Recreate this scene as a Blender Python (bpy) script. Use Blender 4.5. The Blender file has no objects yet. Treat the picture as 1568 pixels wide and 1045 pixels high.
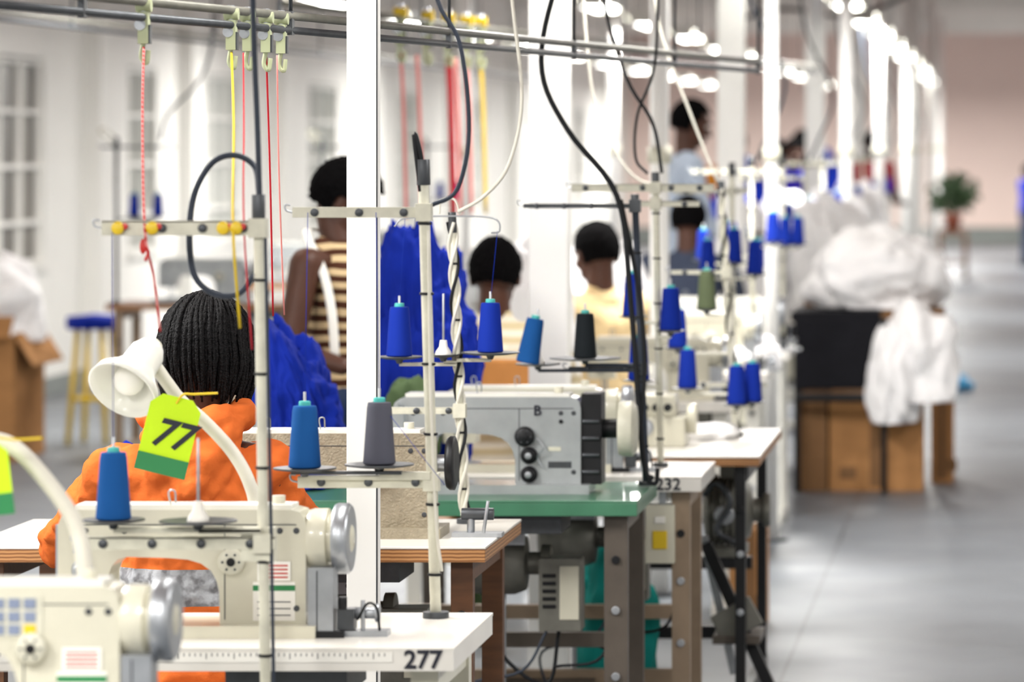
import bpy, bmesh, math, random
from mathutils import Vector, Matrix, noise
random.seed(7)
V=Vector
scn=bpy.context.scene
def lin(h):
    h=h.lstrip('#'); c=[int(h[i:i+2],16)/255 for i in (0,2,4)]
    return [x/12.92 if x<=.04045 else ((x+.055)/1.055)**2.4 for x in c]
# ---------------------------------------------------------------- materials
def M(name,col,rough=.5,metal=0,var=.1,scale=6,bump=0,bscale=60,stretch=(1,1,1),sheen=0,coat=0,emit=0,col2=None,wave=None,spec=None):
    m=bpy.data.materials.new(name); m.use_nodes=True
    nt=m.node_tree; N=nt.nodes; L=nt.links; bs=N['Principled BSDF']
    c=lin(col)
    tc=N.new('ShaderNodeTexCoord'); mp=N.new('ShaderNodeMapping'); mp.inputs['Scale'].default_value=stretch
    L.new(tc.outputs['Object'],mp.inputs['Vector'])
    if wave:
        tx=N.new('ShaderNodeTexWave'); tx.bands_direction=wave[0]; tx.inputs['Scale'].default_value=wave[1]
        tx.inputs['Distortion'].default_value=wave[2] if len(wave)>2 else 0; tx.inputs['Detail'].default_value=1
        L.new(mp.outputs[0],tx.inputs['Vector']); fac=tx.outputs['Fac']
    else:
        tx=N.new('ShaderNodeTexNoise'); tx.inputs['Scale'].default_value=scale; tx.inputs['Detail'].default_value=5
        L.new(mp.outputs[0],tx.inputs['Vector']); fac=tx.outputs['Fac']
    cr=N.new('ShaderNodeValToRGB')
    if col2:
        d=lin(col2)
        cr.color_ramp.elements[0].position=.44; cr.color_ramp.elements[1].position=.56
        cr.color_ramp.elements[0].color=(*c,1); cr.color_ramp.elements[1].color=(*d,1)
    else:
        cr.color_ramp.elements[0].position=.3; cr.color_ramp.elements[1].position=.7
        cr.color_ramp.elements[0].color=(*[max(0,x*(1-var)) for x in c],1)
        cr.color_ramp.elements[1].color=(*[min(1,x*(1+var*.6)) for x in c],1)
    L.new(fac,cr.inputs[0]); L.new(cr.outputs[0],bs.inputs['Base Color'])
    bs.inputs['Roughness'].default_value=rough; bs.inputs['Metallic'].default_value=metal
    if spec is not None: bs.inputs['Specular IOR Level'].default_value=spec
    if sheen: bs.inputs['Sheen Weight'].default_value=sheen
    if coat: bs.inputs['Coat Weight'].default_value=coat
    if emit:
        bs.inputs['Emission Strength'].default_value=emit; bs.inputs['Emission Color'].default_value=(*c,1)
    if bump:
        nb=N.new('ShaderNodeTexNoise'); nb.inputs['Scale'].default_value=bscale; nb.inputs['Detail'].default_value=4
        bp=N.new('ShaderNodeBump'); bp.inputs['Strength'].default_value=bump; bp.inputs['Distance'].default_value=.01
        L.new(mp.outputs[0],nb.inputs['Vector']); L.new(nb.outputs['Fac'],bp.inputs['Height']); L.new(bp.outputs[0],bs.inputs['Normal'])
    return m
m_cream=M('machine_cream_enamel','#cbc8b6',.32,0,.08,9,coat=.3)
m_white=M('white_enamel','#e2e1d9',.35,0,.05,9,coat=.2)
m_grey=M('machine_grey_enamel','#a0a5a7',.3,.2,.12,14,coat=.3)
m_hammer=M('hammered_beige','#968d79',.4,.2,.15,60,bump=.4,bscale=180)
m_stand=M('stand_cream_paint','#cbc9b8',.45,0,.14,30)
m_steel=M('brushed_steel','#a9adb2',.38,.8,.14,20)
m_dsteel=M('dark_steel','#4c4f53',.4,.6,.2,20)
m_black=M('black_plastic','#141518',.45,0,.2,20,spec=.3)
m_cable=M('black_cable','#17191d',.6,0,.15,20,spec=.25)
m_gcable=M('slate_cable','#343b47',.6,0,.15,20,spec=.25)
m_wcable=M('white_cable','#cfccc0',.5,0,.06,20)
m_blue=M('royal_blue_thread','#102c92',.85,0,.0,10,wave=('Z',160,0),spec=.15)
m_blue2=M('mid_blue_thread','#19508f',.85,0,.0,10,wave=('Z',160,0),spec=.15)
m_gthread=M('grey_thread','#4e4f5a',.8,0,.0,10,wave=('Z',160,0),spec=.2)
m_dthread=M('dark_thread','#171d21',.8,0,.0,10,wave=('Z',160,0),spec=.2)
m_olive=M('olive_thread','#525d40',.8,0,.1,10)
m_core=M('cone_core','#3fb0a8',.5)
m_paper=M('paper_white','#eceae3',.7,0,.04)
m_ink=M('ink_black','#101425',.6,0,.05)
m_tag=M('lime_tag_card','#bfe425',.65,0,.05,spec=.2)
m_tagg=M('green_tag_band','#1f7a44',.6,0,.05)
m_yellow=M('yellow_plastic','#e0bf1e',.4,0,.06)
m_red=M('red_plastic','#c22a22',.45,0,.06)
m_pgreen=M('pale_green_plastic','#a9b08c',.5,0,.12)
m_green=M('green_table_top','#3f7559',.35,0,.12,12,coat=.2)
m_table=M('white_laminate','#dfdcd5',.32,0,.05,7,coat=.15)
m_wood=M('plywood_edge','#7f532c',.5,0,.1,12,col2='#b08050',wave=('Z',38,1.2))
m_wood2=M('dark_wood','#5c3a20',.5,0,.25,12,stretch=(1,6,6))
m_leg=M('painted_leg_brown','#8f7c67',.5,.1,.15,12)
m_legd=M('grey_brown_leg','#574f47',.5,.2,.15,12)
m_motor=M('motor_grey','#73726a',.45,.3,.2,18)
m_orange=M('orange_fleece','#cd6630',.95,0,.14,9,bump=.7,bscale=18,spec=.06)
m_skin=M('dark_brown_skin','#4a2b1d',.5,0,.12,10,spec=.35)
m_hair=M('black_hair','#0b0a0b',.95,0,.3,60,bump=1,bscale=90,spec=.05)
m_braid=M('braid_hair','#0c0b0d',.62,0,.3,60,bump=.8,bscale=200,spec=.16)
m_stripe=M('brown_cream_stripes','#46291c',.85,0,.1,col2='#cdb48c',wave=('Z',8,1.8),spec=.1)
m_stripe2=M('cream_pale_stripes','#d2c29c',.85,0,.1,col2='#eae2cf',wave=('Z',7,.8),spec=.1)
m_cshirt=M('cream_shirt','#dcc294',.8,0,.08,6,bump=.3,bscale=20,spec=.1)
m_slate=M('slate_shirt','#3c4354',.8,0,.1,6,spec=.1)
m_lblue=M('pale_blue_shirt','#b3bfd0',.8,0,.08,6,spec=.1)
m_purple=M('violet_shirt','#32289a',.8,0,.1,6,spec=.1)
m_rshirt=M('red_shirt','#96323a',.8,0,.1,6,spec=.1)
m_oshirt=M('amber_shirt','#cf8226',.8,0,.1,6,spec=.1)
m_jeans=M('denim','#27324a',.8,0,.2,30,spec=.1)
m_dark=M('dark_trousers','#1d1d24',.8,0,.2,20,spec=.1)
m_royal=M('royal_blue_cloth','#0c2794',.8,0,.25,6,bump=.4,bscale=24,spec=.15)
m_wcloth=M('white_cotton','#f3f2f3',.95,0,.04,5,bump=.25,bscale=14,spec=.05)
m_bcloth=M('black_fabric','#16161b',.8,0,.2,9,bump=.3,bscale=12,spec=.15)
m_ocloth=M('olive_cloth','#4f6142',.85,0,.15,9,bump=.3,bscale=12,spec=.1)
m_teal=M('teal_cloth','#0f7d76',.7,0,.15,9,bump=.3,bscale=10,spec=.15)
m_card=M('corrugated_cardboard','#a4784e',.9,0,.14,5,stretch=(1,1,3),spec=.05)
m_card2=M('cardboard_dark','#7b5c40',.9,0,.14,5,spec=.05)
m_tube=M('fluorescent_tube','#fdfcf6',.5,emit=13)
m_cyan=M('cyan_plastic_sheet','#3497cc',.4,0,.15,9)
m_eye=M('eye_white','#e9e4dc',.3); m_iris=M('eye_dark','#150d0a',.2)
m_lip=M('lips','#5b2c26',.5)
m_leaf=M('plant_leaf','#33482b',.5,0,.3,20); m_pot=M('terracotta_pot','#8a4a36',.7,0,.1)
m_rw=M('red_white_cord','#b81619',.7,0,0,col2='#d98a86',wave=('DIAGONAL',30,0),spec=.2)
m_rope=M('red_cord','#bd2632',.7,spec=.2); m_pink=M('pink_cord','#e3938e',.7,spec=.2); m_ycord=M('yellow_cord','#d6b726',.7,spec=.2)

# ---------------------------------------------------------------- builder
def catmull(pts,sub=6):
    P=[V(p) for p in pts]
    if len(P)<3: return P
    P=[P[0]*2-P[1]]+P+[P[-1]*2-P[-2]]; out=[]
    for i in range(1,len(P)-2):
        a,b,c,d=P[i-1:i+3]
        for k in range(sub):
            t=k/sub
            out.append(.5*((2*b)+(c-a)*t+(2*a-5*b+4*c-d)*t*t+(-a+3*b-3*c+d)*t**3))
    out.append(P[-2]); return out
def basis(a,hint=None):
    a=a.normalized()
    h=V(hint) if hint is not None else (V((0,0,1)) if abs(a.z)<.9 else V((1,0,0)))
    u=(h-a*h.dot(a))
    if u.length<1e-4:
        h=V((0,1,0)); u=h-a*h.dot(a)
    u.normalize(); return a,u,a.cross(u)
class B:
    def __init__(s,name): s.name=name; s.bm=bmesh.new(); s.mats=[]
    def mi(s,m):
        if m not in s.mats: s.mats.append(m)
        return s.mats.index(m)
    def add(s,vs,fs,m,smooth=False,flat=()):
        v=[s.bm.verts.new(p) for p in vs]; i=s.mi(m)
        for k,f in enumerate(fs):
            try:
                fc=s.bm.faces.new([v[j] for j in f]); fc.material_index=i; fc.smooth=smooth and k not in flat
            except ValueError: pass
    def box(s,c,size,m,rot=None):
        R=rot if rot else Matrix.Identity(3); c=V(c)
        vs=[c+R@V((x*size[0]/2,y*size[1]/2,z*size[2]/2)) for x in(-1,1) for y in(-1,1) for z in(-1,1)]
        s.add(vs,[(0,1,3,2),(4,6,7,5),(0,4,5,1),(2,3,7,6),(0,2,6,4),(1,5,7,3)],m)
    def bb(s,x0,x1,y0,y1,z0,z1,m): s.box(((x0+x1)/2,(y0+y1)/2,(z0+z1)/2),(abs(x1-x0),abs(y1-y0),abs(z1-z0)),m)
    def lathe(s,o,axis,prof,m,n=24,sx=1,hint=None):
        a,u,v=basis(V(axis),hint); o=V(o); vs=[];fs=[]
        for r,h in prof:
            for k in range(n):
                t=2*math.pi*k/n; vs.append(o+a*h+u*(r*math.cos(t))+v*(r*math.sin(t)*sx))
        for j in range(len(prof)-1):
            for k in range(n):
                k2=(k+1)%n; fs.append((j*n+k,j*n+k2,(j+1)*n+k2,(j+1)*n+k))
        nf=len(fs); fl=[]
        if prof[0][0]>1e-5: fs.append(tuple(range(n-1,-1,-1))); fl.append(nf)
        if prof[-1][0]>1e-5: fs.append(tuple((len(prof)-1)*n+k for k in range(n))); fl.append(len(fs)-1)
        s.add(vs,fs,m,True,fl)
    def cyl(s,p0,p1,r,m,r1=None,n=16):
        p0=V(p0);p1=V(p1); s.lathe(p0,p1-p0,[(r,0),(r if r1 is None else r1,(p1-p0).length)],m,n)
    def tube(s,pts,r,m,n=8,sub=6,flat=1,hint=None):
        P=catmull(pts,sub) if sub else [V(p) for p in pts]
        vs=[];fs=[];u=None
        for i,p in enumerate(P):
            t=(P[min(i+1,len(P)-1)]-P[max(i-1,0)])
            if t.length<1e-9: t=V((0,0,1))
            a,uu,vv=basis(t,hint if hint is not None else u); u=uu
            rr=r(i/(len(P)-1)) if callable(r) else r
            for k in range(n):
                th=2*math.pi*k/n; vs.append(p+uu*rr*math.cos(th)+vv*rr*flat*math.sin(th))
        for i in range(len(P)-1):
            for k in range(n):
                k2=(k+1)%n; fs.append((i*n+k,i*n+k2,(i+1)*n+k2,(i+1)*n+k))
        nf=len(fs); fs.append(tuple(range(n-1,-1,-1))); fs.append(tuple((len(P)-1)*n+k for k in range(n)))
        s.add(vs,fs,m,True,(nf,nf+1))
    def prism(s,prof,y0,y1,m):
        n=len(prof); vs=[V((x,y0,z)) for x,z in prof]+[V((x,y1,z)) for x,z in prof]
        fs=[tuple(range(n)),tuple(range(2*n-1,n-1,-1))]+[(k,k+n,(k+1)%n+n,(k+1)%n) for k in range(n)]
        s.add(vs,fs,m)
    def ell(s,c,r,m,rot=None,n=14):
        R=rot if rot else Matrix.Identity(3); c=V(c); vs=[];fs=[];h=n//2+1
        for j in range(1,h):
            a=math.pi*j/h
            for k in range(n):
                t=2*math.pi*k/n; vs.append(c+R@V((r[0]*math.sin(a)*math.cos(t),r[1]*math.sin(a)*math.sin(t),r[2]*math.cos(a))))
        for j in range(h-2):
            for k in range(n): fs.append((j*n+k,(j+1)*n+k,(j+1)*n+(k+1)%n,j*n+(k+1)%n))
        T=len(vs); vs+= [c+R@V((0,0,r[2])),c-R@V((0,0,r[2]))]
        for k in range(n): fs.append((T,k,(k+1)%n)); fs.append((T+1,(h-2)*n+(k+1)%n,(h-2)*n+k))
        s.add(vs,fs,m,True)
    def text(s,t,loc,size,m,roll=0,ext=.0006,shear=0):
        cu=bpy.data.curves.new('t','FONT'); cu.body=t; cu.size=size; cu.extrude=ext; cu.offset=size*.02; cu.shear=shear; cu.resolution_u=3
        ob=bpy.data.objects.new('t',cu); scn.collection.objects.link(ob)
        dg=bpy.context.evaluated_depsgraph_get(); me=bpy.data.meshes.new_from_object(ob.evaluated_get(dg))
        R=Matrix.Rotation(roll,3,'Y')@Matrix.Rotation(math.pi/2,3,'X')
        s.add([V(loc)+R@v.co for v in me.vertices],[tuple(p.vertices) for p in me.polygons],m)
        bpy.data.objects.remove(ob); bpy.data.meshes.remove(me)
    def finish(s,bevel=0,seg=2,parent=None):
        bmesh.ops.recalc_face_normals(s.bm,faces=s.bm.faces)
        me=bpy.data.meshes.new(s.name); cs=[v.co for v in s.bm.verts]
        lo=V([min(c[i] for c in cs) for i in range(3)]); hi=V([max(c[i] for c in cs) for i in range(3)])
        o=V(((lo.x+hi.x)/2,(lo.y+hi.y)/2,lo.z))
        for v in s.bm.verts: v.co-=o
        s.bm.to_mesh(me); s.bm.free()
        for m in s.mats: me.materials.append(m)
        ob=bpy.data.objects.new(s.name,me); ob.location=o; scn.collection.objects.link(ob)
        if bevel:
            md=ob.modifiers.new('bevel','BEVEL'); md.width=bevel; md.segments=seg; md.limit_method='ANGLE'; md.angle_limit=math.radians(50); md.harden_normals=False
        if parent: ob.parent=parent
        return ob
def RY(a): return Matrix.Rotation(a,3,'Y')

# ---------------------------------------------------------------- room
def room():
    fl=M('polished_concrete','#666b70',.3,0,.22,.9,bump=.06,bscale=9)
    nt=fl.node_tree;N=nt.nodes;L=nt.links;bs=N['Principled BSDF']
    tc=N.new('ShaderNodeTexCoord'); br=N.new('ShaderNodeTexBrick'); br.offset=0
    br.inputs['Scale'].default_value=.22; br.inputs['Mortar Size'].default_value=.0015; br.inputs['Brick Width'].default_value=1;br.inputs['Row Height'].default_value=1
    br.inputs['Color1'].default_value=(1,1,1,1);br.inputs['Color2'].default_value=(.94,.94,.95,1);br.inputs['Mortar'].default_value=(.55,.55,.55,1)
    mx=N.new('ShaderNodeMix'); mx.data_type='RGBA'; mx.blend_type='MULTIPLY'; mx.inputs[0].default_value=1
    old=bs.inputs['Base Color'].links[0].from_socket
    L.new(tc.outputs['Object'],br.inputs['Vector']); L.new(old,mx.inputs[6]); L.new(br.outputs['Color'],mx.inputs[7]); L.new(mx.outputs[2],bs.inputs['Base Color'])
    ns=N.new('ShaderNodeTexNoise'); ns.inputs['Scale'].default_value=2.2; rr=N.new('ShaderNodeMapRange'); rr.inputs[3].default_value=.28; rr.inputs[4].default_value=.55
    L.new(tc.outputs['Object'],ns.inputs['Vector']);L.new(ns.outputs['Fac'],rr.inputs[0]);L.new(rr.outputs[0],bs.inputs['Roughness'])
    b=B('floor'); b.bb(-6.6,5.2,-3,71.2,-.1,0,fl); b.finish()
    mw=M('white_wall_paint','#f0efea',.7,0,.06,.7)
    mp=M('pink_wall_paint','#ebd6cd',.75,0,.05,.3)
    mc=M('ceiling_boards','#c7a69e',.7,0,.25,3,stretch=(.3,3,1))
    msk=M('grey_skirting','#7f8582',.6,0,.08)
    b=B('wall_left')
    wins=[(26.2,27.85),(30.5,31.5),(33.5,35.0),(38.4,40.0),(44,45.5),(50,51.5),(56,57.5),(62,63.5)]
    y=-3
    for a,c in wins:
        b.bb(-6.6,-6.4,y,a,0,3.6,mw); b.bb(-6.6,-6.4,a,c,0,.88,mw); b.bb(-6.6,-6.4,a,c,2.25,3.6,mw); y=c
    b.bb(-6.6,-6.4,y,71,0,3.6,mw)
    for y in (24.9,29.2,32.5,36.6,42,48,54,60,66): b.bb(-6.4,-6.28,y-.2,y+.2,0,3.6,mw)
    b.finish()
    mg=M('window_curtain_glass','#2f2e2c',.4,0,.6,5,stretch=(1,4,.1),col2='#8b867c'); mg2=M('frosted_glass','#a4a8a2',.4,0,.15,2)
    for i,(a,c) in enumerate(wins):
        b=B('window_%d'%(i+1)); g=mg if i in(0,) else mg2
        b.bb(-6.50,-6.47,a,c,.88,2.25,g)
        for z in (.9,1.16,1.53,1.89,2.22): b.bb(-6.47,-6.42,a,c,z-.016,z+.016,mw)
        k=3
        for j in range(k+1):
            yy=a+(c-a)*j/k; b.bb(-6.47,-6.43,yy-.012,yy+.012,.88,2.25,mw)
        b.bb(-6.42,-6.36,a-.05,c+.05,.84,.88,mw)
        b.finish(.004)
    b=B('wall_far'); b.bb(-6.6,5.2,71,71.2,0,3.6,mp); b.finish()
    b=B('wall_right'); b.bb(5,5.2,-3,71,0,3.6,mw); b.finish()
    b=B('ceiling'); b.bb(-6.6,5.2,-3,71.2,3.6,3.7,mc); b.finish()
    b=B('baseboard_far'); b.bb(-6.4,5,70.95,71,0,.3,msk); b.finish()
    b=B('baseboard_left'); b.bb(-6.4,-6.37,-3,70.9,0,.12,msk); b.finish()
    b=B('trim_1')
    for y in range(10,70,4): b.bb(-6.4,5,y-.07,y+.07,3.45,3.6,mw)
    b.finish()
room()
m_col=M('white_column_paint','#ecebe8',.6,0,.06,3,spec=.25)
for y,w in ((8.8,.062),(12.4,.115),(20.6,.13),(29.7,.135),(38.4,.14),(47,.14),(56,.14),(64,.14)):
    b=B('support_column'); x=-1.352
    b.bb(x-w/2,x+w/2,y-w/2,y+w/2,.012,3.6,m_col); b.bb(x-w/2-.04,x+w/2+.04,y-w/2-.04,y+w/2+.04,0,.012,m_dsteel)
    if w<.1: b.bb(x+w/2,x+w/2+.002,y-w/2,y-w/2+.012,.05,3.58,m_dsteel)
    b.finish(.004)
for x,y,w in ((-1.28,15.45,.07),(-.985,17.6,.057),(-1.0,26.2,.08),(-1.0,33,.08),(-1.0,42,.09),(-1.0,46,.09),(-.95,53,.09),(-.95,60,.1),(-3.1,24,.06),(-3.1,33,.08)):
    b=B('service_pole'); b.cyl((x,y,0),(x,y,3.6),w/2,m_col); b.cyl((x,y,1.6),(x,y,1.66),w/2+.01,m_stand); b.cyl((x,y,0),(x,y,.015),w/2+.04,m_dsteel); b.finish()
for X in (-4.7,-2.85,-1.1,1.8):
    for i in range(16):
        y=4+i*4.1+(.6 if X==-2.85 else 0)
        if y>68: continue
        b=B('fluorescent_light'); b.bb(X-.12,X+.12,y-.65,y+.65,2.68,2.72,m_white)
        for dx in(-.055,.055): b.cyl((X+dx,y-.6,2.65),(X+dx,y+.6,2.65),.03,m_tube,n=12)
        for sx in(-1,1): b.box((X+sx*.125,y,2.68),(.004,1.3,.08),m_white,RY(sx*.5))
        for dy in(-.63,.63): b.bb(X-.1,X+.1,y+dy-.015,y+dy+.015,2.62,2.68,m_white)
        for dy in(-.5,.5): b.cyl((X,y+dy,2.72),(X,y+dy,3.6),.004,m_dsteel,n=6)
        ob=b.finish()
        if (i%2==1 or i==15 or i==0 or (i==2 and X==-1.1)):
            ld=bpy.data.lights.new('tube_glow','AREA'); ld.shape='RECTANGLE'; ld.size=.3; ld.size_y=1.3
            ld.energy=100 if i>1 else (75 if i==0 else 95)
            if X==-1.1 and i==1: ld.energy=16
            if X==-1.1 and i==2: ld.energy=40
            if i>=13: ld.energy=170
            ld.color=(1,.98,.945)
            lo=bpy.data.objects.new('tube_glow',ld); lo.parent=ob; lo.location=V((X,y,2.6))-ob.location; scn.collection.objects.link(lo)

# ---------------------------------------------------------------- tables
def table(x0,x1,y0,y1,z,top,edge,leg,th=.035,name='sewing_table',num=None,ruler=False,motor=True,lw=.05):
    b=B(name)
    b.bb(x0,x1,y0,y1,z-.006,z,top); b.bb(x0+.001,x1-.001,y0+.001,y1-.001,z-th,z-.006,edge)
    for xs,sg in ((x0+.06,1),(x1-.06,-1)):
        for yy in (y0+.07,y1-.07): b.bb(xs-lw/2,xs+lw/2,yy-.02,yy+.02,.04,z-th,leg)
        b.bb(xs-lw/2,xs+lw/2,y0+.0,y1,.0,.04,leg); b.bb(xs-.02,xs+.02,y0+.09,y1-.09,z-th-.05,z-th,leg)
        for zz in (.3,.47,.6): b.cyl((xs,y0+.052,zz),(xs,y0+.042,zz),.011,m_steel if zz!=.6 else m_black,n=10)
    b.bb(x0+.09,x1-.09,(y0+y1)/2-.02,(y0+y1)/2+.02,.16,.2,leg)
    b.bb(x0+.09,x1-.09,y1-.1,y1-.07,.32,.36,leg)
    if motor:
        cx=x0+(x1-x0)*.68; cy=(y0+y1)/2
        b.lathe((cx-.1,cy,z-.19),(1,0,0),[(.05,0),(.078,.01),(.082,.06),(.075,.07),(.082,.08),(.082,.13),(.07,.16),(.03,.165),(.03,.2),(.05,.2),(.05,.225),(.0,.225)],m_motor)
        b.bb(cx-.04,cx+.02,cy-.05,cy-.02,z-.15,z-th,m_steel)
        b.bb(cx+.0,cx+.07,cy-.14,cy-.12,z-.13,z-th,m_steel)
        for k in range(3): b.cyl((cx+.035,cy-.14,z-.06-.025*k),(cx+.035,cy-.143,z-.06-.025*k),.006,m_dsteel,n=8)
        b.bb(cx+.1,cx+.21,cy-.08,cy+.02,z-.36,z-.17,m_motor); b.bb(cx+.155,cx+.205,cy-.083,cy-.08,z-.33,z-.19,m_cream)
        for k in range(5): b.bb(cx+.11,cx+.145,cy-.083,cy-.08,z-.22-.02*k,z-.21-.02*k,m_black)
        b.tube([(cx+.15,cy-.05,z-.36),(cx+.12,cy-.06,z-.5),(cx+.0,cy-.06,z-.42),(cx-.05,cy-.05,z-.26)],.005,m_cable)
        b.tube([(cx+.12,cy-.07,z-.36),(cx+.06,cy-.1,z-.46),(cx-.08,cy-.1,z-.5),(cx-.06,cy-.1,z-.62)],.004,m_gcable)
        b.tube([(cx+.28,cy-.1,z-th),(cx+.3,cy-.12,z-.25),(cx+.27,cy-.12,z-.42),(cx+.14,cy-.1,z-.45)],.004,m_cable)
        b.box((cx-.1,cy-.05,.16),(.32,.22,.02),m_legd,Matrix.Rotation(.25,3,'X'))
        b.cyl((cx,cy,.17),(cx,cy,z-.25),.006,m_steel,n=8)
        b.bb(x1-.42,x1-.2,y0+.05,y0+.28,z-th-.05,z-th,m_dsteel)
    if ruler:
        b.bb(x1-.95,x1-.11,y0-.0015,y0,z-.026,z-.008,m_paper)
        for i in range(83):
            xx=x1-.945+i*.01; h=.006 if i%5 else .011
            b.bb(xx,xx+.0015,y0-.0022,y0-.0015,z-.009-h,z-.009,m_ink)
    if num: b.text(num,(x1-.09 if ruler else x1-.125,y0-.002,z-.036),.046,m_ink,ext=.0008)
    return b.finish(.003)
T=.76
table(-1.98,-1.325,6.2,6.75,T,m_table,m_table,m_cream,th=.04)
table(-2.17,-.99,7.5,8.07,T,m_table,m_table,m_cream,th=.042,num='277',ruler=True)
table(-2.35,-1.17,9.4,10.1,T,m_table,m_wood,m_wood2,th=.036)
table(-2.12,-.94,10.67,11.28,T-.004,m_green,m_green,m_legd,th=.04,lw=.06)
table(-2.0,-.83,11.4,11.95,T,m_table,m_table,m_leg,th=.042,num='232')
table(-1.22,-.715,12.15,13.35,T,m_table,m_wood,m_black,th=.03,motor=False,lw=.03)
for y in (14.7,16.6,18.3,22.0,24.2,27.5,31,35): table(-2.15,-.95,y,y+.6,T,m_table,m_table,m_white,motor=y<23)
for y in (22.6,26,30,34): table(-4.87,-3.7,y,y+.6,T+.05,m_wood2,m_wood,m_leg,motor=y<25)

# ---------------------------------------------------------------- machines
def machine(x,y,z,body,s=1.0,labels=True,wheel='std',name='sewing_machine',letter=None,t=.095,panel=False):
    b=B(name); X=lambda u:x+u*s; Z=lambda w:z+w*s
    pr=[(0,.078),(0,.2),(.006,.215),(.018,.224),(.04,.228),(.42,.228),(.436,.224),(.444,.214),(.447,.2),(.447,.022),(.292,.022),(.291,.08),(.286,.1),(.276,.118),(.258,.131),(.235,.138),(.2,.141),(.125,.143),(.108,.138),(.097,.126),(.092,.11),(.092,.078)]
    b.prism([(X(u),Z(w)) for u,w in pr],y,y+t,body)
    b.bb(X(-.03),X(.47),y-.04,y+t+.03,Z(.0),Z(.022),body)
    b.bb(X(.03),X(.42),y+.008,y+t-.008,Z(.228),Z(.236),m_white)
    b.bb(X(.02),X(.43),y-.0008,y,Z(.2),Z(.202),m_dsteel)
    b.bb(X(.3),X(.302),y-.0008,y,Z(.03),Z(.2),m_dsteel)
    b.bb(X(-.006),X(0),y+.01,y+t-.01,Z(.085),Z(.2),m_steel)
    b.cyl((X(.045),y+t/2,Z(.028)),(X(.045),y+t/2,Z(.08)),.004,m_steel,n=8); b.cyl((X(.06),y+t/2,Z(.03)),(X(.06),y+t/2,Z(.08)),.005,m_steel,n=8)
    b.bb(X(.035),X(.075),y+t/2-.02,y+t/2+.01,Z(.022),Z(.028),m_steel)
    b.bb(X(.01),X(.1),y+t/2-.04,y+t/2+.04,Z(.022),Z(.0235),m_steel)
    b.lathe((X(.045),y,Z(.12)),(0,-1,0),[(.02*s,0),(.02*s,.004),(.006,.006),(.006,.012),(.017*s,.014),(.017*s,.018),(.01,.03),(0,.03)],m_steel)
    b.lathe((X(.315),y,Z(.135)),(0,-1,0),[(.022*s,0),(.024*s,.006),(.024*s,.014),(.02*s,.018),(.0,.018)],m_stand if not letter else m_black)
    b.lathe((X(.315),y-.018,Z(.135)),(0,-1,0),[(.008*s,0),(.007*s,.004),(0,.004)],m_black)
    for k in range(6): b.cyl((X(.315)+.015*s*math.cos(k*1.047),y-.018,Z(.135)+.015*s*math.sin(k*1.047)),(X(.315)+.015*s*math.cos(k*1.047),y-.0195,Z(.135)+.015*s*math.sin(k*1.047)),.0025,m_dsteel,n=6)
    for u,w in ((.4,.19),(.12,.19),(.43,.05),(.43,.19),(.05,.19)): b.lathe((X(u),y,Z(w)),(0,-1,0),[(.006*s,0),(.005*s,.002),(0,.002)],m_dsteel,n=12)
    for u in (.08,.2): b.tube([(X(u),y+.02,Z(.235)),(X(u),y+.0,Z(.26)),(X(u)+.012,y-.005,Z(.262)),(X(u)+.012,y+.005,Z(.24))],.0018,m_steel,n=6)
    b.tube([(X(.02),y-.004,Z(.2)),(X(.018),y-.012,Z(.215)),(X(.03),y-.014,Z(.19)),(X(.03),y-.004,Z(.15))],.0025,m_steel,n=6)
    if wheel=='std':
        b.lathe((X(.447),y+t/2,Z(.172)),(1,0,0),[(.052*s,0),(.055*s,.01),(.055*s,.035),(.046*s,.037),(.046*s,.045),(.061*s,.047),(.063*s,.055),(.063*s,.07),(.058*s,.076),(.03*s,.074),(.02*s,.08),(0,.08)],body,n=32)
        b.lathe((X(.447)+.047,y+t/2,Z(.172)),(1,0,0),[(.062*s,0),(.0645*s,.006),(.0645*s,.024),(.059*s,.03)],m_steel,n=32)
        b.bb(X(.455),X(.5),y-.025,y+.03,Z(.006),Z(.125),m_steel); b.bb(X(.47),X(.472),y-.0265,y-.025,Z(.01),Z(.12),m_dsteel)
        b.bb(X(.505),X(.535),y-.01,y+.03,Z(.012),Z(.05),m_dsteel); b.bb(X(.455),X(.52),y-.03,y-.02,Z(.0),Z(.012),m_black)
        b.cyl((X(.515),y-.01,Z(.05)),(X(.515),y-.01,Z(.072)),.008,m_black); b.cyl((X(.55),y,Z(.01)),(X(.55),y,Z(.065)),.004,m_steel)
        b.cyl((X(.535),y+.02,Z(.04)),(X(.57),y+.02,Z(.04)),.011,m_steel); b.cyl((X(.57),y+.02,Z(.04)),(X(.577),y+.02,Z(.04)),.017,m_steel)
        b.bb(X(.5),X(.595),y-.01,y+.04,Z(0),Z(.01),m_steel); b.tube([(X(.54),y,Z(.03)),(X(.56),y-.01,Z(.06)),(X(.575),y,Z(.05)),(X(.58),y,Z(.01))],.0025,m_black,n=6)
    elif wheel=='black':
        b.cyl((X(.447),y+t/2,Z(.16)),(X(.475),y+t/2,Z(.16)),.02,m_steel)
        b.lathe((X(.472),y+t/2,Z(.16)),(1,0,0),[(.02,0),(.055*s,.003),(.06*s,.01),(.06*s,.02),(.05*s,.024),(.015,.02),(.0,.02)],m_black,n=28)
        b.bb(X(.49),X(.6),y-.0,y+.05,Z(0),Z(.01),m_steel); b.cyl((X(.53),y+.02,Z(.01)),(X(.53),y+.02,Z(.06)),.009,m_steel); b.cyl((X(.51),y+.02,Z(.05)),(X(.58),y+.02,Z(.05)),.014,m_dsteel); b.cyl((X(.56),y,Z(.01)),(X(.57),y,Z(.08)),.004,m_steel)
    else:
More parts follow.
